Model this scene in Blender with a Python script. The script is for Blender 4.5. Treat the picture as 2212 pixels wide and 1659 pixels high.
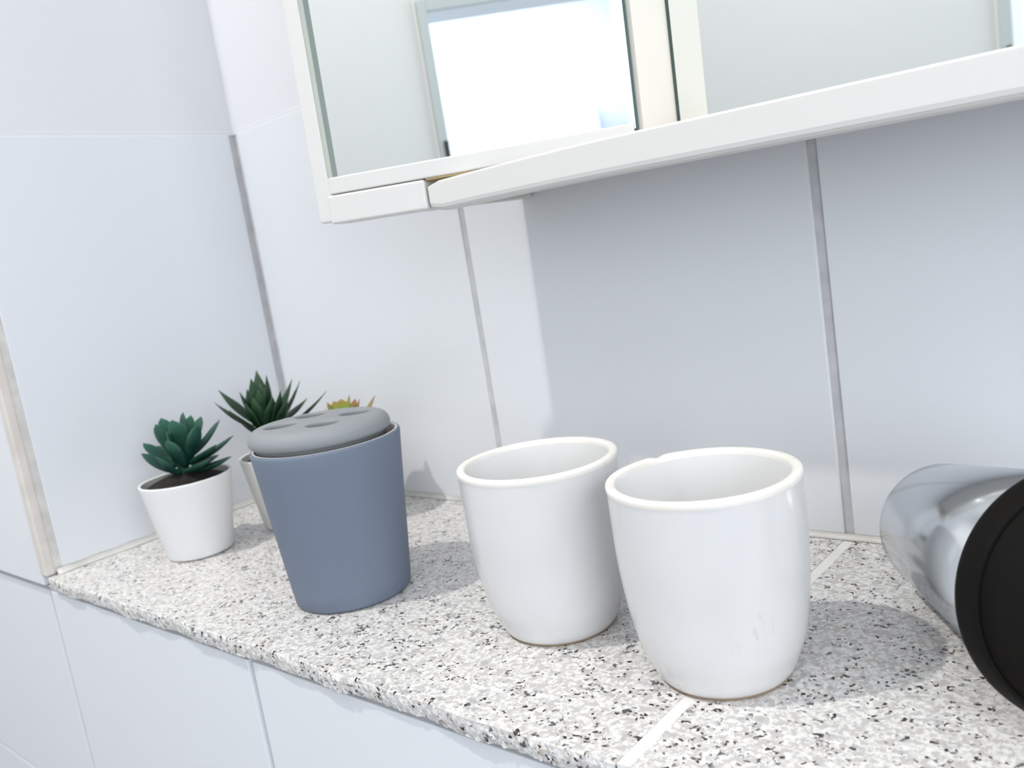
import bpy, bmesh, math, random
from mathutils import Vector, Matrix
R = math.radians
random.seed(7)
sc = bpy.context.scene
for o in list(bpy.data.objects):
    bpy.data.objects.remove(o, do_unlink=True)
COL = sc.collection

# ------------------------------------------------------------------ camera
# world: x along the niche's back wall, y into the wall, z up; ledge top is z = 0
FPX, IW, IH = 1862.3, 2212, 1659
CAM = Vector((0.6802, -0.4489, 0.1831))
CR = Vector((0.7524, 0.6403, -0.1546)); CU = Vector((0.0172, 0.2155, 0.9763)); CB = Vector((0.6585, -0.7372, 0.1511))
cd = bpy.data.cameras.new('camera'); cam = bpy.data.objects.new('camera', cd); COL.objects.link(cam)
cd.sensor_width = 36; cd.lens = FPX / IW * 36; cd.clip_start = .01
cd.dof.use_dof = True; cd.dof.focus_distance = .39; cd.dof.aperture_fstop = 14
m = Matrix((CR, CU, CB)).transposed().to_4x4(); m.translation = CAM
cam.matrix_world = m
sc.camera = cam

# ------------------------------------------------------------------ light and exposure
w = bpy.data.worlds.new('world'); sc.world = w; w.use_nodes = True
w.node_tree.nodes['Background'].inputs[0].default_value = (.75, .85, 1, 1)
w.node_tree.nodes['Background'].inputs[1].default_value = .3
sc.view_settings.view_transform = 'Standard'; sc.view_settings.look = 'None'
sc.view_settings.gamma = 1; sc.view_settings.use_curve_mapping = False
sc.view_settings.exposure = -0.03

def area(name, loc, size, power, col, rot=(0, 0, 0), shape='DISK', size_y=None):
    l = bpy.data.lights.new(name, 'AREA'); l.shape = shape; l.size = size
    if size_y: l.size_y = size_y
    l.energy = power; l.color = col
    o = bpy.data.objects.new(name, l); COL.objects.link(o); o.location = loc; o.rotation_euler = rot
    return o
LAMP = (.004, -.710, 1.345)
area('ceiling_bulb_light', LAMP, .044, 11.5, (1, .965, .90))
area('ceiling_fill_light', (.95, -1.08, 1.388), .58, 3.5, (.95, .97, 1))  # added soft fill from above, its lamp is unseen
area('hall_fill_light', (.35, -2.05, 1.05), .9, 17, (.86, .93, 1), shape='RECTANGLE', size_y=.7)  # added fill shining down below the hall ceiling; the hall has no window

area('side_fill_light', (1.43, -.80, .45), .70, 9.4, (.94, .97, 1), rot=(0, R(90), 0), shape='RECTANGLE', size_y=.80)  # added side fill to brighten the left wall, source unseen

# ------------------------------------------------------------------ helpers
def tag(o, label=None, cat=None, group=None, kind=None):
    if label: o['label'] = label
    if cat: o['category'] = cat
    if group: o['group'] = group
    if kind: o['kind'] = kind
    return o
def link(name, mesh, mat, parent=None):
    o = bpy.data.objects.new(name, mesh); COL.objects.link(o)
    if mat is not None:
        for mm in (mat if isinstance(mat, (list, tuple)) else [mat]):
            o.data.materials.append(mm)
    if parent: o.parent = parent
    return o
def empty(name, loc=(0, 0, 0), rot=(0, 0, 0)):
    o = bpy.data.objects.new(name, None); COL.objects.link(o); o.location = loc; o.rotation_euler = rot
    o.empty_display_size = .02
    return o
def from_bm(name, bm, mat, parent=None, smooth=False):
    bmesh.ops.recalc_face_normals(bm, faces=bm.faces)
    me = bpy.data.meshes.new(name); bm.to_mesh(me); bm.free()
    if smooth:
        for p in me.polygons: p.use_smooth = True
    return link(name, me, mat, parent)
def box(name, a, b, mat, parent=None, bev=0, seg=2):
    bm = bmesh.new()
    bmesh.ops.create_cube(bm, size=1)
    for v in bm.verts:
        v.co = Vector([(a[i] + b[i]) / 2 + v.co[i] * (b[i] - a[i]) for i in range(3)])
    if bev: bmesh.ops.bevel(bm, geom=bm.edges[:], offset=bev, segments=seg, affect='EDGES', profile=.5)
    return from_bm(name, bm, mat, parent)
def prism(name, pts, z0, z1, mat, parent=None, bev=0, seg=2):
    bm = bmesh.new()
    lo = [bm.verts.new((x, y, z0)) for x, y in pts]; hi = [bm.verts.new((x, y, z1)) for x, y in pts]
    n = len(pts)
    bm.faces.new(lo); bm.faces.new(hi)
    for i in range(n): bm.faces.new((lo[i], lo[(i + 1) % n], hi[(i + 1) % n], hi[i]))
    bmesh.ops.recalc_face_normals(bm, faces=bm.faces)
    if bev: bmesh.ops.bevel(bm, geom=bm.edges[:], offset=bev, segments=seg, affect='EDGES', profile=.5)
    return from_bm(name, bm, mat, parent)
def catmull(pts, n=6):
    out = []
    P = [pts[0]] + list(pts) + [pts[-1]]
    for i in range(1, len(P) - 2):
        for k in range(n):
            t = k / n; a, b, c, d = P[i - 1], P[i], P[i + 1], P[i + 2]
            out.append(tuple(.5 * (2 * b[j] + (c[j] - a[j]) * t + (2 * a[j] - 5 * b[j] + 4 * c[j] - d[j]) * t * t + (3 * b[j] - a[j] - 3 * c[j] + d[j]) * t ** 3) for j in range(2)))
    out.append(tuple(pts[-1]))
    return out
def lathe(name, prof, mat, parent=None, seg=96, smooth=True, wob=None):
    """prof: list of (r, z); r = 0 ends close the surface"""
    bm = bmesh.new(); rings = []
    for r, z in prof:
        if r < 1e-6: rings.append([bm.verts.new((0, 0, z))])
        else:
            ring = []
            for k in range(seg):
                t = 2 * math.pi * k / seg
                dr, dz = wob(t, r, z) if wob else (0, 0)
                ring.append(bm.verts.new(((r + dr) * math.cos(t), (r + dr) * math.sin(t), z + dz)))
            rings.append(ring)
    for a, b in zip(rings, rings[1:]):
        if len(a) == 1 and len(b) == 1: continue
        for k in range(seg):
            k2 = (k + 1) % seg
            if len(a) == 1: bm.faces.new((a[0], b[k], b[k2]))
            elif len(b) == 1: bm.faces.new((a[k], b[0], a[k2]))
            else: bm.faces.new((a[k], a[k2], b[k2], b[k]))
    return from_bm(name, bm, mat, parent, smooth)
def view_dir(px, py):
    return CR * ((px - IW / 2) / FPX) - CU * ((py - IH / 2) / FPX) - CB
def at(px, py, ref, toward=0.0):
    """point on the pixel's ray, at the distance of ref (moved 'toward' metres to the camera)"""
    n = -CB; depth = (Vector(ref) - CAM).dot(n) - toward
    d = view_dir(px, py)
    return CAM + d * (depth / d.dot(n))

# ------------------------------------------------------------------ materials
def mat(name, col, rough=.5, metal=0, spec=.5, coat=0, sss=0, trans=0):
    mt = bpy.data.materials.new(name); mt.use_nodes = True
    b = mt.node_tree.nodes['Principled BSDF']
    b.inputs['Base Color'].default_value = (*col, 1); b.inputs['Roughness'].default_value = rough
    b.inputs['Metallic'].default_value = metal; b.inputs['Specular IOR Level'].default_value = spec
    b.inputs['Coat Weight'].default_value = coat
    if sss:
        b.inputs['Subsurface Weight'].default_value = sss; b.inputs['Subsurface Scale'].default_value = .004
    return mt
def nt(mt): return mt.node_tree, mt.node_tree.nodes, mt.node_tree.links, mt.node_tree.nodes['Principled BSDF']
def add_noise_bump(mt, scale, strength, dist=.0005, detail=3):
    t, N, L, b = nt(mt)
    tc = N.new('ShaderNodeTexCoord'); nz = N.new('ShaderNodeTexNoise'); nz.inputs['Scale'].default_value = scale; nz.inputs['Detail'].default_value = detail
    bp = N.new('ShaderNodeBump'); bp.inputs['Strength'].default_value = strength; bp.inputs['Distance'].default_value = dist
    L.new(tc.outputs['Object'], nz.inputs['Vector']); L.new(nz.outputs['Fac'], bp.inputs['Height']); L.new(bp.outputs['Normal'], b.inputs['Normal'])
    return mt
def add_mottle(mt, c1, c2, scale, detail=3, lo=.35, hi=.65, coord='Object'):
    t, N, L, b = nt(mt)
    tc = N.new('ShaderNodeTexCoord'); nz = N.new('ShaderNodeTexNoise'); nz.inputs['Scale'].default_value = scale; nz.inputs['Detail'].default_value = detail
    cr = N.new('ShaderNodeValToRGB'); e = cr.color_ramp.elements
    e[0].position = lo; e[1].position = hi; e[0].color = (*c1, 1); e[1].color = (*c2, 1)
    L.new(tc.outputs[coord], nz.inputs['Vector']); L.new(nz.outputs['Fac'], cr.inputs['Fac']); L.new(cr.outputs['Color'], b.inputs['Base Color'])
    return mt

TILE = add_noise_bump(mat('glazed_tile', (.785, .808, .848), .22, spec=.35), 18, .06, .001)
TILE2 = add_noise_bump(mat('glazed_tile_wall', (.785, .808, .848), .22, spec=.35), 18, .06, .001)
GROUT = add_mottle(mat('grey_grout', (.5, .5, .52), .85), (.53, .53, .55), (.63, .63, .65), 60)
GROUT_L = add_mottle(mat('light_grout', (.6, .6, .6), .8), (.60, .585, .56), (.72, .70, .67), 80)
GROUT_W = add_mottle(mat('white_grout', (.8, .8, .8), .6), (.80, .79, .77), (.88, .87, .85), 80)
BEIGE = add_mottle(mat('beige_trim', (.7, .64, .6), .6), (.66, .61, .57), (.75, .70, .66), 40)
SILI = add_mottle(mat('silicone', (.7, .68, .62), .4), (.52, .51, .47), (.74, .74, .72), 30)
PLASTER = add_noise_bump(mat('white_plaster', (.77, .78, .815), .7), 120, .08, .0006)
WHITE_W = mat('rear_wall_paint', (.585, .60, .605), .7)
HALLW = mat('hall_paint', (.82, .855, .90), .8)
CEIL = mat('ceiling_paint', (.85, .85, .85), .8)
FLOORM = add_mottle(mat('floor_tile', (.5, .5, .5), .4), (.70, .69, .67), (.78, .77, .75), 6)
CASING = mat('door_casing_paint', (.42, .46, .47), .4)
DARKMET = mat('dark_metal', (.05, .045, .045), .4, .6)
CABW = mat('cabinet_white', (.72, .712, .697), .35)
CABC = mat('cabinet_cream', (.84, .80, .74), .4)
GOLD = mat('raw_board_edge', (.45, .33, .16), .7)
MIRROR = mat('mirror_silver', (.90, .93, .925), .0, 1)
BEV = mat('bevel_reflection', (.40, .43, .38), .3, .2)  # pale part of the bevel's reflection, put into the colour
GEDGE = mat('mirror_glass_edge', (.06, .10, .09), .12)  # green glass edge; on the wing bevel also its painted dark reflection
CERAM = add_mottle(mat('white_ceramic', (.83, .83, .835), .17, spec=.4), (.700, .700, .712), (.735, .735, .745), 12)
CERAM_IN_LIT = add_mottle(mat('white_ceramic_inside_lit', (.83, .83, .83), .35), (.82, .82, .82), (.85, .85, .85), 12)  # lighter than the outside: light falling into the cup put into the colour
RIMC = add_mottle(mat('ceramic_rim', (.86, .84, .79), .45), (.85, .82, .76), (.90, .88, .85), 60)
POTW = mat('pot_white', (.84, .845, .86), .5)
POTI = mat('pot_inside_shaded', (.55, .53, .50), .8)  # white inner wall, its shade put into the beige-grey colour
SOIL = add_noise_bump(add_mottle(mat('soil', (.02, .015, .01), .95), (.005, .004, .003), (.022, .017, .012), 200), 300, 1, .002)
GREY = add_noise_bump(mat('grey_soft_coating', (.168, .203, .270), .62, spec=.3), 900, .08, .0002)
GREYL = add_noise_bump(mat('grey_lid_coating', (.29, .305, .325), .6, spec=.3), 900, .08, .0002)
CHROME = mat('chrome', (.62, .645, .67), .16, 1)
BLACK = add_noise_bump(mat('matte_black', (.0045, .0036, .003), .65, spec=.12), 1500, .3, .0003)
LAMPW = mat('lamp_white', (.85, .85, .85), .4)

def granite(name):
    mt = mat(name, (.8, .8, .8), .32, spec=.4)
    t, N, L, b = nt(mt)
    tc = N.new('ShaderNodeTexCoord')
    def node(k, **kw):
        n = N.new(k)
        for a, v in kw.items(): n.inputs[a].default_value = v
        return n
    # distort coordinates a little so grains are irregular
    dn = node('ShaderNodeTexNoise', Scale=420, Detail=2); L.new(tc.outputs['Object'], dn.inputs['Vector'])
    sub = N.new('ShaderNodeVectorMath'); sub.operation = 'SUBTRACT'; L.new(dn.outputs['Color'], sub.inputs[0]); sub.inputs[1].default_value = (.5, .5, .5)
    scl = N.new('ShaderNodeVectorMath'); scl.operation = 'SCALE'; L.new(sub.outputs[0], scl.inputs[0]); scl.inputs['Scale'].default_value = .0030
    add = N.new('ShaderNodeVectorMath'); add.operation = 'ADD'; L.new(tc.outputs['Object'], add.inputs[0]); L.new(scl.outputs[0], add.inputs[1])
    def ramp(src, stops, interp='CONSTANT'):
        cr = N.new('ShaderNodeValToRGB'); cr.color_ramp.interpolation = interp
        e = cr.color_ramp.elements
        while len(e) < len(stops): e.new(.5)
        for el, (p, c) in zip(e, stops): el.position = p; el.color = (*c, 1)
        L.new(src, cr.inputs['Fac']); return cr
    def cells(scale):
        v = N.new('ShaderNodeTexVoronoi'); v.inputs['Scale'].default_value = scale; L.new(add.outputs[0], v.inputs['Vector'])
        s = N.new('ShaderNodeSeparateColor'); L.new(v.outputs['Color'], s.inputs[0]); return s.outputs[0], s.outputs[1]
    def noise(scale, off, detail=2, rough=.5):
        o = N.new('ShaderNodeVectorMath'); o.operation = 'ADD'; L.new(add.outputs[0], o.inputs[0]); o.inputs[1].default_value = (off, off * .7, off * .3)
        n = node('ShaderNodeTexNoise', Scale=scale, Detail=detail, Roughness=rough); L.new(o.outputs[0], n.inputs['Vector']); return n.outputs['Fac']
    def mixc(fac, a, col):
        mx = N.new('ShaderNodeMix'); mx.data_type = 'RGBA'; L.new(fac, mx.inputs[0]); L.new(a, mx.inputs[6])
        if isinstance(col, tuple): mx.inputs[7].default_value = (*col, 1)
        else: L.new(col, mx.inputs[7])
        return mx.outputs[2]
    def thr(src, lo, hi): return ramp(src, [(lo, (0, 0, 0)), (hi, (1, 1, 1))], 'LINEAR').outputs[0]
    base = ramp(noise(430, 0, 3), [(.34, (.87, .86, .83)), (.48, (.80, .79, .775)), (.58, (.68, .665, .66)), (.70, (.54, .52, .515))], 'LINEAR').outputs[0]
    c = mixc(thr(noise(330, 7.7), .53, .59), base, (.56, .535, .53))
    c = mixc(thr(noise(400, 3.1), .57, .63), c, (.60, .55, .505))
    c = mixc(thr(noise(150, 5.7), .63, .70), c, (.47, .475, .475))
    r2, g2 = cells(780)
    speck = thr(r2, .892, .902); mk = thr(noise(120, 9.3), .47, .52)
    mul = N.new('ShaderNodeMath'); mul.operation = 'MULTIPLY'; L.new(speck, mul.inputs[0]); L.new(mk, mul.inputs[1])
    scol = ramp(g2, [(0, (.028, .018, .016)), (.5, (.055, .036, .026)), (.8, (.15, .14, .135))]).outputs[0]
    c = mixc(mul.outputs[0], c, scol)
    mul2 = N.new('ShaderNodeMath'); mul2.operation = 'MULTIPLY'; L.new(thr(noise(300, 12.9), .56, .60), mul2.inputs[0]); L.new(thr(noise(70, 15.1), .60, .64), mul2.inputs[1])
    c = mixc(mul2.outputs[0], c, (.10, .10, .11))
    L.new(c, b.inputs['Base Color'])
    return mt
GRAN = granite('speckled_granite')
def leafmat(name, c1, c2, tip, rough=.5, sc_=40):
    """colour runs along the leaf (generated x) to the tip colour"""
    mt = mat(name, c1, rough, spec=.3); t, N, L, b = nt(mt)
    tc = N.new('ShaderNodeTexCoord'); at_ = N.new('ShaderNodeAttribute'); at_.attribute_name = 'along'
    nz = N.new('ShaderNodeTexNoise'); nz.inputs['Scale'].default_value = sc_; L.new(tc.outputs['Object'], nz.inputs['Vector'])
    m1 = N.new('ShaderNodeMix'); m1.data_type = 'RGBA'; L.new(nz.outputs['Fac'], m1.inputs[0]); m1.inputs[6].default_value = (*c1, 1); m1.inputs[7].default_value = (*c2, 1)
    cr = N.new('ShaderNodeValToRGB'); cr.color_ramp.elements[0].position = .55; cr.color_ramp.elements[1].position = 1
    L.new(at_.outputs['Fac'], cr.inputs['Fac'])
    m2 = N.new('ShaderNodeMix'); m2.data_type = 'RGBA'; L.new(cr.outputs['Color'], m2.inputs[0]); L.new(m1.outputs[2], m2.inputs[6]); m2.inputs[7].default_value = (*tip, 1)
    L.new(m2.outputs[2], b.inputs['Base Color'])
    return mt
LEAF1 = leafmat('bluegreen_leaf', (.003, .030, .020), (.012, .072, .048), (.030, .120, .080), .55, 90)
LEAF2 = leafmat('darkgreen_leaf', (.002, .015, .005), (.009, .044, .014), (.045, .100, .050), .5, 90)
LEAF3 = leafmat('limegreen_leaf', (.16, .36, .03), (.26, .44, .05), (.42, .24, .08), .5, 90)
LEAF3B = leafmat('redtipped_leaf', (.22, .34, .04), (.30, .34, .05), (.40, .12, .09), .5, 90)

# ------------------------------------------------------------------ the setting
D = .2305                    # depth of the ledge
ZG = .3218                   # top of the tiled band
FY = -.2262                  # face of the front wall below the ledge
XR, XL, YR, ZF, ZC = 1.45, -.75, -1.4, -1.30, 1.42
XA, XB = .257, .507          # vertical joints of the back wall
GR = .0026                   # half a joint

def wall(name, parts):
    """one structure mesh out of several boxes"""
    bm = bmesh.new()
    for a, b in parts:
        r = bmesh.ops.create_cube(bm, size=1)
        for v in r['verts']: v.co = Vector([(a[i] + b[i]) / 2 + v.co[i] * (b[i] - a[i]) for i in range(3)])
    return bm
# niche back wall
wb = from_bm('wall_back', wall('', [((-.02, .0013, -.02), (XR, .12, ZC))]), GROUT); tag(wb, 'tiled back wall of the niche', kind='structure')
cols = [(.0042, XA - GR), (XA + GR, XB - GR), (XB + GR, XB + .25 - GR), (XB + .25 + GR, XB + .5 - GR), (XB + .5 + GR, XB + .75 - GR), (XB + .75 + GR, XR - .01)]
for a, b in cols:
    box('tile', (a, 0, .0025), (b, .006, ZG - .0015), TILE2, wb, .0008)
box('plaster', (-.005, .0006, ZG + .001), (XR, .006, ZC), PLASTER, wb)
box('caulk_line', (0, .0003, ZG - .0022), (XR, .006, ZG + .0016), PLASTER, wb, .0004)
# niche left wall
wl = from_bm('wall_left', wall('', [((-.10, -D + .012, -.02), (-.0013, .02, ZC))]), GROUT); tag(wl, 'tiled left side wall of the niche', kind='structure')
box('tile', (-.006, -.2180, .0035), (0, -.0042, ZG - .0015), TILE, wl, .0008)
box('plaster', (-.006, -D + .001, ZG + .001), (-.0004, .005, ZC), PLASTER, wl)
box('caulk_line', (-.006, -.2180, ZG - .0022), (-.0002, .001, ZG + .0016), PLASTER, wl, .0004)
box('joint_strip', (-.006, -.2235, .002), (-.0008, -.2178, ZG), GROUT_L, wl)
# corner trim at the niche's outer edge
tr = box('trim_1', (-.010, -D - .0002, .0008), (.0004, -.2235, ZC - .001), BEIGE, None, .0012); tag(tr, 'beige corner trim on the niche edge', kind='structure')
# front wall: below the ledge and left of the niche
wf = from_bm('wall_front', wall('', [((XL, FY + .003, ZF), (XR, FY + .10, -.0115)), ((XL, FY + .003, -.0115), (-.0102, FY + .10, ZC))]), GROUT)
tag(wf, 'white tiled wall below the granite ledge', kind='structure')
V1, V2 = -.0140, .2595
HZ = [(-.0136, -.2035), (-.2053, -.53), (-.5325, -.86)]
XS = [(XL, V1 - .2680), (V1 - .2655, V1 - .0021), (V1 + .0021, V2 - .0025), (V2 + .0025, V2 + .2680), (V2 + .2715, V2 + .54), (V2 + .5435, V2 + .81), (V2 + .8135, XR)]
for a, b in XS:
    for zt, zb in HZ:
        box('tile', (a, FY, zb), (b, FY + .006, zt), TILE, wf, .0007)
for a, b in ((XL, V1 - .2680), (V1 - .2655, -.0104)):
    box('tile', (a, FY - .0038, -.0076), (b, FY + .004, ZG + .0), TILE, wf, .0007)
    box('plaster', (a, FY - .0034, ZG + .002), (b, FY + .006, ZC), PLASTER, wf)
# rest of the room (seen in the mirrors)
OX0, OX1, OZ = .353, 1.16, .652
tag(from_bm('wall_rear', wall('', [((XL, YR - .09, ZF), (OX0 - .004, YR, ZC)), ((OX1 + .004, YR - .09, ZF), (XR, YR, ZC)), ((OX0 - .004, YR - .09, OZ + .004), (OX1 + .004, YR, ZC))]), WHITE_W), kind='structure')
tag(box('wall_right', (XR, YR - .09, ZF), (XR + .08, .12, ZC), PLASTER), kind='structure')
tag(box('wall_side', (XL - .08, YR - .09, ZF), (XL, .02, ZC), PLASTER), kind='structure')
tag(box('ceiling', (XL - .08, YR - .09, ZC), (XR + .08, .12, ZC + .08), CEIL), kind='structure')
tag(box('floor', (XL - .08, YR - .09, ZF - .08), (XR + .08, .12, ZF), FLOORM), kind='structure')
dr = empty('door_1', (OX0, YR, ZF)); tag(dr, 'pale grey door frame around the bright doorway', kind='structure')
def dpart(name, a, b, mt, bev=.001):
    return box(name, [a[i] - (OX0, YR, ZF)[i] for i in range(3)], [b[i] - (OX0, YR, ZF)[i] for i in range(3)], mt, dr, bev)
dpart('casing', (OX0 - .020, YR + .0005, ZF + .001), (OX0, YR + .012, OZ + .022), CASING)
dpart('casing', (OX1, YR + .0005, ZF + .001), (OX1 + .020, YR + .012, OZ + .022), CASING)
dpart('casing', (OX0 - .0, YR + .0005, OZ), (OX1 + .0, YR + .012, OZ + .022), CASING)
dpart('bead', (OX0 - .026, YR + .0005, ZF + .001), (OX0 - .0205, YR + .007, OZ + .0225), CABW)
dpart('jamb', (OX0 - .0035, YR - .09, ZF + .001), (OX0 - .0002, YR, OZ), HALLW, 0)
dpart('jamb', (OX1 + .0002, YR - .09, ZF + .001), (OX1 + .0035, YR, OZ), HALLW, 0)
dpart('head_jamb', (OX0, YR - .09, OZ + .0002), (OX1, YR, OZ + .0035), HALLW, 0)
dpart('hinge', (OX0 - .010, YR + .0125, .290), (OX0 - .0005, YR + .016, .402), DARKMET)
# unseen window added in the right wall to go with the side fill
wn = empty('added_window_1', (XR, -.80, .45)); tag(wn, 'added frosted window out of view in the right bathroom wall', kind='structure')
box('pane', (-.006, -.42, -.37), (-.002, .42, .37), mat('frosted_glass', (.85, .88, .92), .4), wn)
for a, b in (((-.03, -.46, -.41), (-.0005, -.42, .41)), ((-.03, .42, -.41), (-.0005, .46, .41)), ((-.03, -.42, .37), (-.0005, .42, .41)), ((-.03, -.42, -.41), (-.0005, .42, -.37))):
    box('frame', a, b, LAMPW, wn, .002)
# hall beyond the doorway
HY, HX = -2.60, .965
tag(box('wall_hall_back', (-.5, HY - .08, ZF), (HX, HY, ZC), HALLW), kind='structure')
tag(box('wall_hall_right', (HX, HY - .08, ZF), (HX + .08, YR - .5, ZC), HALLW), kind='structure')
tag(box('wall_hall_left', (-.58, HY - .08, ZF), (-.5, YR - .0905, ZC), HALLW), kind='structure')
tag(box('wall_hall_end', (XR, HY - .08, ZF), (XR + .08, YR - .0905, ZC), HALLW), kind='structure')
tag(box('ceiling_hall', (-.58, HY - .08, ZC), (XR + .08, YR - .0905, ZC + .08), CEIL), kind='structure')
tag(box('floor_hall', (-.58, HY - .08, ZF - .08), (XR + .08, YR - .0905, ZF), FLOORM), kind='structure')
wc = empty('wall_cabinet', (.70, HY, .18)); tag(wc, 'small pale wall cabinet hanging in the bright room behind the doorway', 'cabinet')
box('body', (-.18, .0005, 0), (.172, .09, .41), HALLW, wc, .002)
dd = box('door', (-.175, .0905, .005), (.167, .102, .405), HALLW, wc, .002)
box('knob', (-.15, .1025, .18), (-.135, .118, .20), HALLW, dd, .004)

# ceiling lamp socket above the bulb
f = empty('ceiling_lamp', (LAMP[0], LAMP[1], ZC)); tag(f, 'small round white ceiling lamp socket above the niche', 'lamp')
lathe('ceiling_rose', [(0, -.0008), (.035, -.0008), (.036, -.004), (.030, -.012), (.018, -.016), (0, -.016)], LAMPW, f, 48)
lathe('socket', [(0, -.0165), (.016, -.0165), (.018, -.022), (.018, -.045), (.015, -.048), (0, -.048)], LAMPW, f, 32)

f = empty('ceiling_lamp', (.95, -1.08, ZC)); tag(f, 'wide round white ceiling lamp added out of view near the doorway', 'lamp')  # unseen lamp added to carry the soft ceiling fill
lathe('ring', [(.298, -.002), (.312, -.002), (.314, -.008), (.312, -.034), (.300, -.034), (.297, -.030), (.297, -.004), (.298, -.002)], LAMPW, f, 48)
lathe('back_plate', [(0, -.0008), (.310, -.0008), (.310, -.0018), (0, -.0018)], LAMPW, f, 48, False)

# ------------------------------------------------------------------ granite ledge
lg = empty('granite_ledge', (0, 0, 0)); tag(lg, 'speckled grey granite ledge with a rough front edge running along the tiled niche', 'ledge')
TZ = .0092
def slab(x0, x1, seed):
    rnd = random.Random(seed)
    n = int((x1 - x0) / .0016)
    bm = bmesh.new(); rows = []
    w1 = [0] * 5
    for i in range(n + 1):
        x = x0 + (x1 - x0) * i / n
        slow = .0006 * math.sin(x * 61 + seed) + .0005 * math.sin(x * 143 + 2 * seed)
        j = lambda s: rnd.uniform(-s, s)
        rows.append([bm.verts.new(c) for c in (
            (x, -.0006, 0), (x, -D + .0009 + slow * .6 + j(.00015), 0), (x, -D + .0003 + slow * .8 + j(.0002), -.0005 + j(.00012)),
            (x, -D + .0000 + slow + j(.0003), -.0030 + j(.0003)), (x, -D + .0004 + slow + j(.0003), -.0060 + j(.0003)),
            (x, -D + .0012 + slow + j(.0004), -TZ + .4 * slow + j(.0005)), (x, -.0006, -TZ))])
    for a, b in zip(rows, rows[1:]):
        for k in range(7): bm.faces.new((a[k], a[(k + 1) % 7], b[(k + 1) % 7], b[k]))
    bm.faces.new(rows[0]); bm.faces.new(rows[-1])
    return from_bm('granite_slab', bm, GRAN, lg)
slab(.0008, XB - .0029, 3); slab(XB + .0029, 1.20, 5)
box('joint', (XB - .0028, -D + .002, -TZ), (XB + .0028, -.0007, -.0003), GROUT_W, lg)
def bead(name, p, q, out, r, parent, mt):
    """quarter-round silicone bead from p to q; out = unit vector away from the wall"""
    p, q, out = Vector(p), Vector(q), Vector(out); bm = bmesh.new(); rows = []
    prof = [(0, 0), (1, 0), (.62, .16), (.34, .36), (.14, .66), (0, 1)]
    n = 60; rnd = random.Random(4)
    for i in range(n + 1):
        c = p.lerp(q, i / n); s = r * (1 + .08 * math.sin(i * .9) + rnd.uniform(-.05, .05))
        rows.append([bm.verts.new(c + out * (a * s) + Vector((0, 0, b * s))) for a, b in prof])
    for a, b in zip(rows, rows[1:]):
        for k in range(6): bm.faces.new((a[k], a[(k + 1) % 6], b[(k + 1) % 6], b[k]))
    bm.faces.new(rows[0]); bm.faces.new(rows[-1])
    return from_bm(name, bm, mt, parent, True)
bead('silicone_bead', (.003, -.0001, .0002), (1.19, -.0001, .0002), (0, -1, 0), .0032, lg, SILI)
bead('silicone_bead', (.0002, -.2225, .0002), (.0002, -.003, .0002), (1, 0, 0), .0042, lg, SILI)

# ------------------------------------------------------------------ mirror cabinet (hangs about one degree crooked)
CO = Vector((.2571, -.1228, .2160))
mc = empty('mirror_cabinet', CO, (0, .020, 0)); tag(mc, 'white mirror cabinet with an angled wing mirror and a lipped centre shelf', 'cabinet')
A = R(22); U = Vector((math.cos(A), math.sin(A))); Wn = Vector((-math.sin(A), math.cos(A)))
CW, HT, YB = .62, .66, .1222           # width, height, back plane (local)
def sw(s, d, mir=False):
    v = U * s + Wn * d
    return (CW - v.x if mir else v.x, v.y)
def quad(s0, s1, d0, d1, mir=False): return [sw(s0, d0, mir), sw(s1, d0, mir), sw(s1, d1, mir), sw(s0, d1, mir)]
SR = .1937
XS_ = SR * U.x; YS_ = SR * U.y
SX = .056                               # the sides run back at a slant
YM = YB - .0075                         # face of the centre mirror
for mir in (False, True):
    f = (lambda x: CW - x) if mir else (lambda x: x)
    prism('side_panel', [(f(0), 0), sw(.0105, 0, mir), sw(.0105, .0082, mir), (f(SX + .0105), YB - .001), (f(SX), YB - .001)], 0, HT, CABW, mc, .0012)
    mg = prism('wing_mirror', quad(.0152, SR - .0008, .0040, .0078, mir), .0230, HT - .02, MIRROR, mc)
    prism('bevelled_edge', [sw(.0107, .0006, mir), sw(.0126, .0024, mir), sw(.0126, .0078, mir), sw(.0107, .0078, mir)], .0257, HT - .02, BEV, mg)  # pale end of the reflection in the bevel, painted as a strip
    prism('glass_edge', [sw(.0127, .0024, mir), sw(.0152, .0040, mir), sw(.0152, .0078, mir), sw(.0127, .0078, mir)], .0257, HT - .02, GEDGE, mg)  # dark end of the bevel's reflection, painted as a strip
    prism('glass_edge', quad(SR - .0007, SR + .0006, .0038, .0078, mir), .0200, HT - .02, GEDGE, mg)
    prism('door_rail', quad(.0080, SR - .0015, .0006, .0200, mir), .0160, .0256, CABW, mc, .0008)
    prism('raw_edge', quad(.0715, SR - .003, .0014, .0195, mir), .0148, .0159, GOLD, mc)
    prism('base_block', quad(.0080, .0710, -.0004, .0190, mir), -.0012, .0154, CABW, mc, .0012)
    prism('inner_side', [(f(XS_ + .0006), YS_ + .0060), (f(XS_ + .0008), YS_ + .0060), (f(XS_ + .0008), YM), (f(XS_ - .008), YM), (f(XS_ - .008), YS_ + .0060)], .0152, HT, CABC, mc)
    prism('wing_back', [sw(.0165, .0082, mir), sw(SR - .012, .0082, mir), (f(XS_ - .0085), YB - .001), (f(SX + .0125), YB - .001)], .0152, HT - .01, CABC, mc)
cm = box('centre_mirror', (XS_ + .0026, YM, .0152), (CW - XS_ - .0026, YM + .004, HT - .02), MIRROR, mc)
for x in (XS_ + .0010, CW - XS_ - .0025):
    box('glass_edge', (x, YM - .0004, .0152), (x + .0015, YM + .004, HT - .02), GEDGE, cm)
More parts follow.
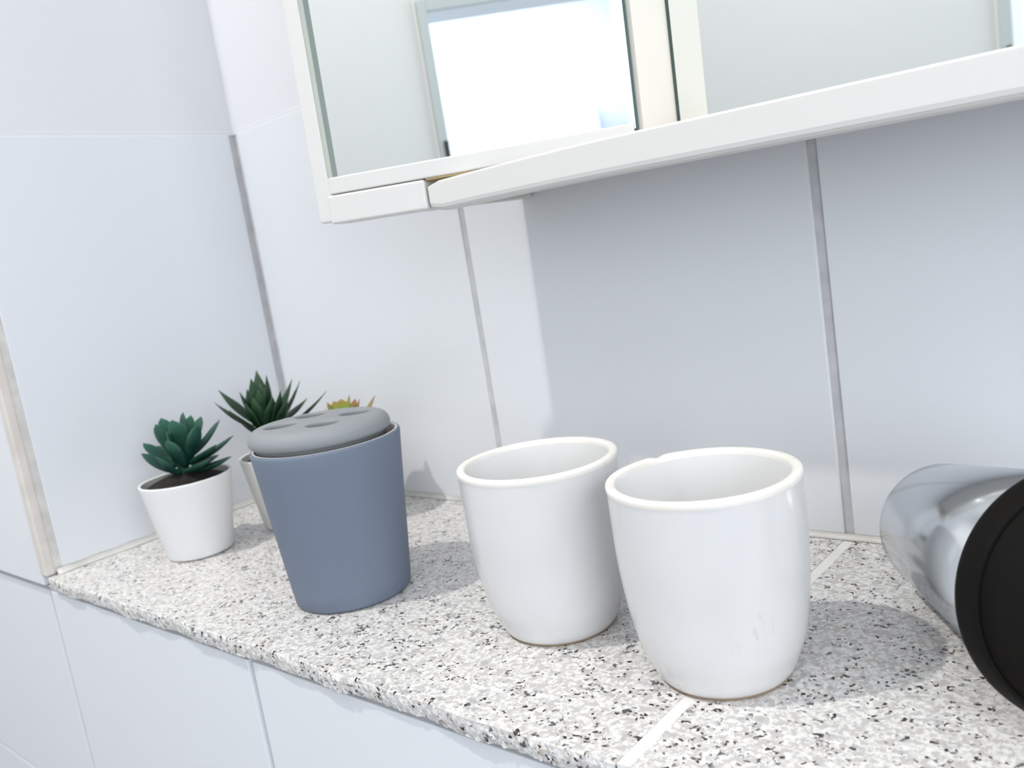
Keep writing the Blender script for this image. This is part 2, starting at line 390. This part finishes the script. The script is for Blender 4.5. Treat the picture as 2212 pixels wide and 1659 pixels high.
box('back_board', (XS_ - .01, YM + .0042, .0152), (CW - XS_ + .01, YB - .001, HT - .01), CABW, mc)
prism('bottom_board', [sw(.0265, .0205), sw(.20, .0205), (CW - sw(.20, .0205)[0], sw(.20, .0205)[1]), (CW - sw(.0265, .0205)[0], sw(.0265, .0205)[1]), (CW - SX - .0125, YB - .001), (SX + .0125, YB - .001)], .0102, .0150, GOLD, mc)
box('shelf_board', (.075, .0380, .0090), (CW - .075, YB - .002, .0100), CABW, mc)
# shelf lip: its left end sags a little, with rounded edges
bm = bmesh.new(); n = 60; rows = []
LX0, LX1, LY0, LY1 = .0672, CW - .0672, .0275, .0375
for i in range(n + 1):
    t = i / n; x = LX0 + (LX1 - LX0) * t
    sag = -.0034 * max(0, 1 - (x - LX0) / .13) ** 1.6
    zb, zt = -.0014 + sag * .6, .0164 + sag
    e = min(1, (x - LX0) / .002, (LX1 - x) / .002); ins = .0016 * (1 - math.sqrt(max(0, 1 - (1 - e) ** 2)))
    zb += ins; zt -= ins
    pts = [(LY1, zt), (LY0 + .0012, zt), (LY0 + .0003, zt - .0004), (LY0, zt - .0012), (LY0, zb + .0038), (LY0 + .0006, zb + .0019), (LY0 + .0018, zb + .0006), (LY0 + .0036, zb), (LY1, zb)]
    rows.append([bm.verts.new((x, y, z)) for y, z in pts])
for a, b in zip(rows, rows[1:]):
    for k in range(9): bm.faces.new((a[k], a[(k + 1) % 9], b[(k + 1) % 9], b[k]))
bm.faces.new(rows[0]); bm.faces.new(rows[-1])
from_bm('shelf_lip', bm, CABW, mc)
box('top_board', (.06, .03, HT + .0005), (CW - .06, YB - .001, HT + .012), CABW, mc)

# ------------------------------------------------------------------ tumblers
def scuffed(src, p0):
    """glaze with a few faint grey scuff marks around p0 (local point)"""
    mt = src.copy(); mt.name = 'white_ceramic_scuffed'; t, N, L, b = nt(mt)
    old = b.inputs['Base Color'].links[0].from_socket
    tc = N.new('ShaderNodeTexCoord'); dv = N.new('ShaderNodeVectorMath'); dv.operation = 'DISTANCE'; dv.inputs[1].default_value = p0
    L.new(tc.outputs['Object'], dv.inputs[0])
    mr = N.new('ShaderNodeMapRange'); mr.inputs[1].default_value = .013; mr.inputs[2].default_value = .003; L.new(dv.outputs['Value'], mr.inputs[0])
    mp = N.new('ShaderNodeMapping'); mp.inputs['Scale'].default_value = (520, 520, 130); L.new(tc.outputs['Object'], mp.inputs[0])
    nz = N.new('ShaderNodeTexNoise'); nz.inputs['Scale'].default_value = 1; nz.inputs['Detail'].default_value = 3; L.new(mp.outputs[0], nz.inputs['Vector'])
    m2 = N.new('ShaderNodeMapRange'); m2.inputs[1].default_value = .56; m2.inputs[2].default_value = .70; L.new(nz.outputs['Fac'], m2.inputs[0])
    mu = N.new('ShaderNodeMath'); mu.operation = 'MULTIPLY'; L.new(mr.outputs[0], mu.inputs[0]); L.new(m2.outputs[0], mu.inputs[1])
    m3 = N.new('ShaderNodeMath'); m3.operation = 'MULTIPLY'; L.new(mu.outputs[0], m3.inputs[0]); m3.inputs[1].default_value = .32
    mx = N.new('ShaderNodeMix'); mx.data_type = 'RGBA'; L.new(m3.outputs[0], mx.inputs[0]); L.new(old, mx.inputs[6]); mx.inputs[7].default_value = (.36, .36, .37, 1)
    L.new(mx.outputs[2], b.inputs['Base Color'])
    return mt
def tumbler(x, y, label, chip=None, rot=0, body_mat=None):
    t = empty('tumbler', (x, y, 0), (0, 0, rot)); tag(t, label, 'cup', 'white ceramic tumblers on the ledge')
    DH = .0009
    out = catmull([(.0243, .0003), (.0268, .0012), (.0288, .0040), (.0308, .0090), (.0338, .0170), (.0363, .0300), (.0382, .0500), (.0386, .0680), (.0386, .0800 + DH)], 6)
    H = .0835
    prof = [(0, .0002), (.0243, .0002)] + out + [(.0387, .0807 + DH)]
    inn = [(.0346, .0780), (.0344, .0600), (.0332, .0350), (.0300, .0180), (.0240, .0085), (.012, .0062), (0, .006)]
    lathe('body', prof, body_mat or CERAM, t, 128)
    lathe('inside', [(.0347, .0810 + DH)] + inn, CERAM_IN_LIT, t, 96)
    def wob(tt, r, z):
        d = 0
        if chip is not None:
            k = (tt - chip + math.pi) % (2 * math.pi) - math.pi
            if abs(k) < .10 and z > .0815 + DH: d = -.0011 * (1 - abs(k) / .10)
        return (0, d)
    lathe('rim', [(r_, z_ + DH) for r_, z_ in [(.0387, .0806), (.0389, .0813), (.0390, .0824), (.0387, .0832), (.0380, .0835), (.0361, .0835), (.0353, .0832), (.0349, .0825), (.0347, .0808)]], RIMC, t, 180, True, wob)
    lathe('foot_ring', [(.0205, .0001), (.0262, .0001), (.0270, .0007), (.0262, .0013), (.0205, .0008), (.0205, .0001)], mat('unglazed_foot', (.30, .22, .15), .8), t, 96)
    return t
tumbler(.5088, -.1527, 'white ceramic tumbler with a chipped rim standing on the granite joint beside the chrome barrel', chip=R(149), body_mat=scuffed(CERAM, (.0272, -.0225, .0300)))
tumbler(.4156, -.1437, 'white ceramic tumbler between the chipped tumbler and the grey toothbrush holder', rot=R(40))

# ------------------------------------------------------------------ toothbrush holder
th = empty('toothbrush_holder', (.2697, -.1569, 0)); tag(th, 'slate grey toothbrush holder with a holed lid set askew on its white rim', 'toothbrush holder')
lathe('body', [(0, .0004), (.0315, .0004), (.0332, .0008), (.0341, .0022), (.0350, .0100), (.0425, .0860), (.0432, .0920), (.0430, .0930), (.0425, .0936), (.0417, .0937)], GREY, th, 128)
lathe('white_rim', [(.0417, .0937), (.0405, .0937), (.0400, .0931), (.0396, .0880), (.0330, .0100), (.030, .006), (0, .005)], RIMC, th, 128)
LIDP = [(0, .0108), (.030, .0108), (.0350, .0103), (.0380, .0090), (.0400, .0066), (.0407, .0040), (.0403, .0018), (.0390, .0003), (.0375, -.0002), (.0372, -.0040), (.034, -.0040), (.034, .0006), (0, .0006)]
ld = lathe('lid', LIDP[:1] + catmull(LIDP[1:9], 4) + LIDP[9:], GREYL, th, 96)
ld.location = (-.0015, -.0017, .0949); ld.rotation_euler = (R(-1.3), 0, 0)
def hole_cut(lo, holes):
    cut = bmesh.new()
    for hx, hy, hr in holes:
        prof = [(0, -.02), (hr, -.02), (hr, .0094), (hr + .0002, .0101), (hr + .0006, .0106), (hr + .0011, .0109), (hr + .0011, .03), (0, .03)]
        seg = 40; rings = []
        for r_, z_ in prof:
            rings.append([cut.verts.new((hx, hy, z_))] if r_ == 0 else [cut.verts.new((hx + r_ * math.cos(2 * math.pi * k / seg), hy + r_ * math.sin(2 * math.pi * k / seg), z_)) for k in range(seg)])
        for a, b in zip(rings, rings[1:]):
            for k in range(seg):
                k2 = (k + 1) % seg
                if len(a) == 1: cut.faces.new((a[0], b[k2], b[k]))
                elif len(b) == 1: cut.faces.new((a[k], a[k2], b[0]))
                else: cut.faces.new((a[k], a[k2], b[k2], b[k]))
    bmesh.ops.recalc_face_normals(cut, faces=cut.faces)
    me = bpy.data.meshes.new('cutter'); cut.to_mesh(me); cut.free()
    co = bpy.data.objects.new('cutter', me); COL.objects.link(co); co.parent = lo
    md = lo.modifiers.new('holes', 'BOOLEAN'); md.object = co; md.operation = 'DIFFERENCE'; md.solver = 'EXACT'
    bpy.context.view_layer.update()
    dg = bpy.context.evaluated_depsgraph_get()
    nm = bpy.data.meshes.new_from_object(lo.evaluated_get(dg))
    lo.modifiers.clear(); lo.data = nm
    bpy.data.objects.remove(co, do_unlink=True)
bpy.context.view_layer.update()
hole_cut(ld, [(.0215 * math.cos(R(a)), .0215 * math.sin(R(a)), .0090) for a in (-119, -30, 56, 155)])

# ------------------------------------------------------------------ succulents
def leaf(root, tip, width, thick, mt, parent, sag=0.0, power=1.0, point=1.0, side=None, base_w=.45):
    """fleshy leaf from root to tip (world points): upper side turned to the plant's axis"""
    root, tip = Vector(root), Vector(tip); d = tip - root; Ln = d.length; d = d / Ln
    up = Vector((0, 0, 1)) - d * d.z
    if up.length < .15 or side is not None:
        up = Vector(side) if side is not None else Vector((.66, -.74, 0)); up = up - d * up.dot(d)
    up.normalize(); lat = d.cross(up)
    N, K = 9, 8
    bm = bmesh.new(); al = []; rings = []
    inv = parent.matrix_world.inverted() if parent else Matrix()
    for i in range(N + 1):
        t = i / N
        wd = (base_w + (1 - base_w) * math.sin(min(1, t / .55) * math.pi / 2)) if t < .55 else max(0, 1 - ((t - .55) / .45) ** (1.6 * power)) ** point
        wd = max(wd, .03)
        th_ = thick * (.75 + .25 * math.sin(t * math.pi)) * max(.12, 1 - t ** 3)
        c = root + d * (Ln * t) + up * (sag * Ln * (t * t - t) * 4 * .5)
        ring = []
        for k in range(K):
            a = 2 * math.pi * k / K
            y = math.cos(a) * width / 2 * wd; z = math.sin(a) * th_ / 2
            z += .35 * thick * (abs(math.cos(a)) ** 2) * wd       # shallow channel on the upper side
            ring.append(bm.verts.new(inv @ (c + lat * y + up * z))); al.append(t)
        rings.append(ring)
    for a, b in zip(rings, rings[1:]):
        for k in range(K): bm.faces.new((a[k], a[(k + 1) % K], b[(k + 1) % K], b[k]))
    bm.faces.new(rings[0]); bm.faces.new(rings[-1])
    bmesh.ops.recalc_face_normals(bm, faces=bm.faces)
    me = bpy.data.meshes.new('leaf'); bm.to_mesh(me); bm.free()
    at_ = me.attributes.new('along', 'FLOAT', 'POINT')
    for i, v in enumerate(al): at_.data[i].value = v
    for p in me.polygons: p.use_smooth = True
    return link('leaf', me, mt, parent)
def pot(x, y, name, label, mt=POTW, rot=0):
    t = empty(name, (x, y, 0)); tag(t, label, 'plant'); bpy.context.view_layer.update()
    out = [(0, .0004), (.0215, .0004), (.0232, .0010), (.0240, .0026), (.0322, .0540), (.0328, .0565), (.0329, .0575), (.0326, .0580), (.0314, .0580), (.0309, .0574)]
    p = lathe('pot', out, mt, t, 96)
    lathe('pot_lining', [(.0310, .0575), (.0300, .0500), (.0292, .0450)], POTI, p, 64)
    lathe('soil', [(0, .0612), (.008, .0610), (.016, .0590), (.024, .0562), (.0298, .0530), (.0292, .0470), (0, .0470)], SOIL, t, 48)
    return t
# 1: blue-green rosette; tips read from the photograph, distance from the pot
P1 = (.0803, -.1498); a1 = pot(*P1, 'potted_succulent', 'white pot with a blue-green succulent of thick blunt leaves in the ledge corner')
C1 = Vector((P1[0], P1[1], .06))
def c1(x, y): return 280 + x / 4.146, 840 + y / 4.146
for (tx, ty, tow, rx, ry, rt, wdt, th_) in [
    (104, 580, .004, 400, 745, .003, .0125, .0045), (122, 488, -.010, 420, 690, -.003, .0115, .0042), (232, 318, -.006, 420, 600, -.002, .0120, .0042),
    (280, 262, -.020, 450, 560, -.006, .0110, .0040), (246, 512, -.018, 430, 650, -.006, .0105, .0040), (478, 210, .002, 485, 520, .001, .0140, .0045),
    (548, 236, -.010, 500, 520, -.003, .0110, .0040), (640, 246, -.022, 520, 560, -.006, .0100, .0040), (808, 278, -.012, 540, 610, -.002, .0115, .0042),
    (930, 418, -.008, 560, 660, -.002, .0115, .0042), (912, 608, .000, 560, 740, .002, .0120, .0045), (718, 632, .020, 510, 735, .008, .0125, .0050),
    (335, 462, .018, 500, 690, .006, .0150, .0050), (606, 318, .012, 530, 640, .004, .0165, .0052), (775, 500, .012, 530, 665, .004, .0125, .0048),
    (232, 608, .017, 450, 765, .006, .0130, .0048), (378, 280, -.014, 470, 540, -.004, .0100, .0040), (800, 592, -.012, 560, 700, -.003, .0115, .0042),
    (440, 300, .010, 490, 560, .004, .0120, .0045), (545, 345, -.004, 510, 560, .000, .0120, .0045), (330, 380, .008, 480, 640, .004, .0125, .0045)]:
    tp = at(*c1(tx, ty), C1, tow); rt_ = at(*c1(rx, ry), C1, rt)
    leaf(rt_, tp, wdt * 1.12, th_, LEAF1, a1, sag=.10, power=1.5, point=.75, base_w=.40)
lathe('stem', [(0, .047), (.006, .047), (.0045, .060), (.0035, .080), (0, .086)], LEAF1, a1, 16)
# 2: spiky dark succulent half hidden by the holder
P2 = (.0994, -.0779); a2 = pot(*P2, 'potted_succulent', 'white pot with a dark green spiky aloe-like succulent behind the grey holder', mat('pot_offwhite', (.80, .79, .76), .5))
C2 = Vector((P2[0], P2[1], .06))
def c2(x, y): return 440 + x / 5.267, 780 + y / 5.267
for (tx, ty, tow, rx, ry, rt, wdt) in [
    (120, 472, .010, 560, 760, .003, .0090), (165, 328, -.006, 600, 700, -.002, .0095), (405, 350, .008, 640, 720, .004, .0100), (490, 322, -.012, 640, 680, -.004, .0090),
    (535, 200, -.004, 670, 680, -.001, .0095), (598, 105, -.016, 690, 640, -.004, .0090), (712, 160, .012, 725, 720, .005, .0120), (872, 335, .014, 800, 760, .006, .0105),
    (1005, 205, -.010, 800, 700, -.003, .0095), (1095, 222, .000, 830, 740, .001, .0090), (1400, 338, .002, 900, 800, .001, .0085), (290, 560, .020, 600, 800, .006, .0095),
    (330, 590, .014, 640, 850, .004, .0085), (620, 330, .002, 690, 690, .001, .0100), (950, 420, .018, 820, 790, .006, .0095), (1180, 420, -.022, 850, 720, -.006, .0090),
    (560, 420, .016, 690, 760, .006, .0100), (640, 250, -.008, 700, 680, -.002, .0095), (780, 400, .018, 740, 780, .007, .0105), (470, 480, .014, 640, 780, .005, .0100),
    (860, 480, .008, 780, 760, .003, .0100), (1040, 330, .006, 820, 760, .003, .0095), (400, 640, .012, 640, 850, .004, .0090)]:
    tp = at(*c2(tx, ty), C2, tow); r0 = at(*c2(rx, ry), C2, rt)
    leaf(r0, tp, wdt * 1.3, .0030, LEAF2, a2, sag=.08, power=.75, point=1.0, base_w=.85)
lathe('stem', [(0, .047), (.010, .047), (.009, .060), (.006, .072), (0, .078)], LEAF2, a2, 16)
# 3: lime green one, only its tips show above the holder's lid
P3 = (.160, -.0520); a3 = pot(*P3, 'potted_succulent', 'lime green succulent with reddish leaf tips showing above the grey holder lid', mat('pot_offwhite_two', (.80, .79, .76), .5))
C3 = Vector((P3[0], P3[1], .06))
for (tx, ty, tow, rx, ry, rt, wdt, mt) in [
    (1660, 385, .000, 1600, 640, .000, .0085, LEAF3), (1400, 470, .004, 1580, 700, .002, .0100, LEAF3), (1380, 545, .010, 1580, 760, .004, .0120, LEAF3B), (1480, 455, -.008, 1600, 680, -.002, .0100, LEAF3),
    (1775, 425, .002, 1650, 690, .001, .0125, LEAF3B), (1725, 430, -.008, 1640, 680, -.003, .0100, LEAF3B), (1950, 390, -.004, 1720, 700, -.001, .0085, LEAF3B), (1560, 430, .008, 1610, 680, .004, .0110, LEAF3),
    (2040, 560, -.006, 1740, 740, -.002, .0110, LEAF3B), (1940, 545, -.012, 1740, 720, -.004, .0110, LEAF3B)]:
    tp = at(*c2(tx, ty), C3, tow); r0 = at(*c2(rx, ry + 60), C3, rt)
    leaf(r0, tp, wdt * 1.35, .0030, mt, a3, sag=.10, power=1.1, point=.8, base_w=.5)
lathe('stem', [(0, .047), (.008, .047), (.007, .058), (.005, .068), (0, .074)], LEAF3, a3, 16)

# ------------------------------------------------------------------ chrome barrel with black end (hair dryer)
r1, r2, L1, r3 = .0292, .0392, .1127, .0442
sl = math.asin((r3 - r1) / (L1 + .003)); phi = -.9112
ax = Vector((math.cos(phi) * math.cos(sl), math.sin(phi) * math.cos(sl), math.sin(sl)))
hd = empty('hair_dryer', (.568, -.0468, r1 * math.cos(sl) + .0008)); tag(hd, 'chrome barrel with a wide matte black end lying on the granite beside the tumblers', 'hair dryer')
hd.rotation_euler = ax.to_track_quat('Z', 'Y').to_euler()
lathe('barrel', [(0, .0030), (.020, .0030), (.0255, .0026), (.0260, .0010), (.0272, .0002), (.0286, .0008), (r1, .0026), (r2, L1), (r2 - .001, L1 + .0004)], CHROME, hd, 128)
lathe('nozzle_inside', [(.0254, .0022), (.0250, .0027), (.018, .0027)], BLACK, hd, 64)
lathe('rear_cap', [(r2 - .0012, L1 - .0005), (r3 - .001, L1 - .0002), (r3, L1 + .0008), (r3, L1 + .0030), (.0425, L1 + .0095), (.0414, L1 + .0113), (.0411, L1 + .0102), (.0408, L1 + .0102), (.0404, L1 + .0115), (.036, L1 + .0135), (.020, L1 + .0160), (0, L1 + .0166)], BLACK, hd, 128)
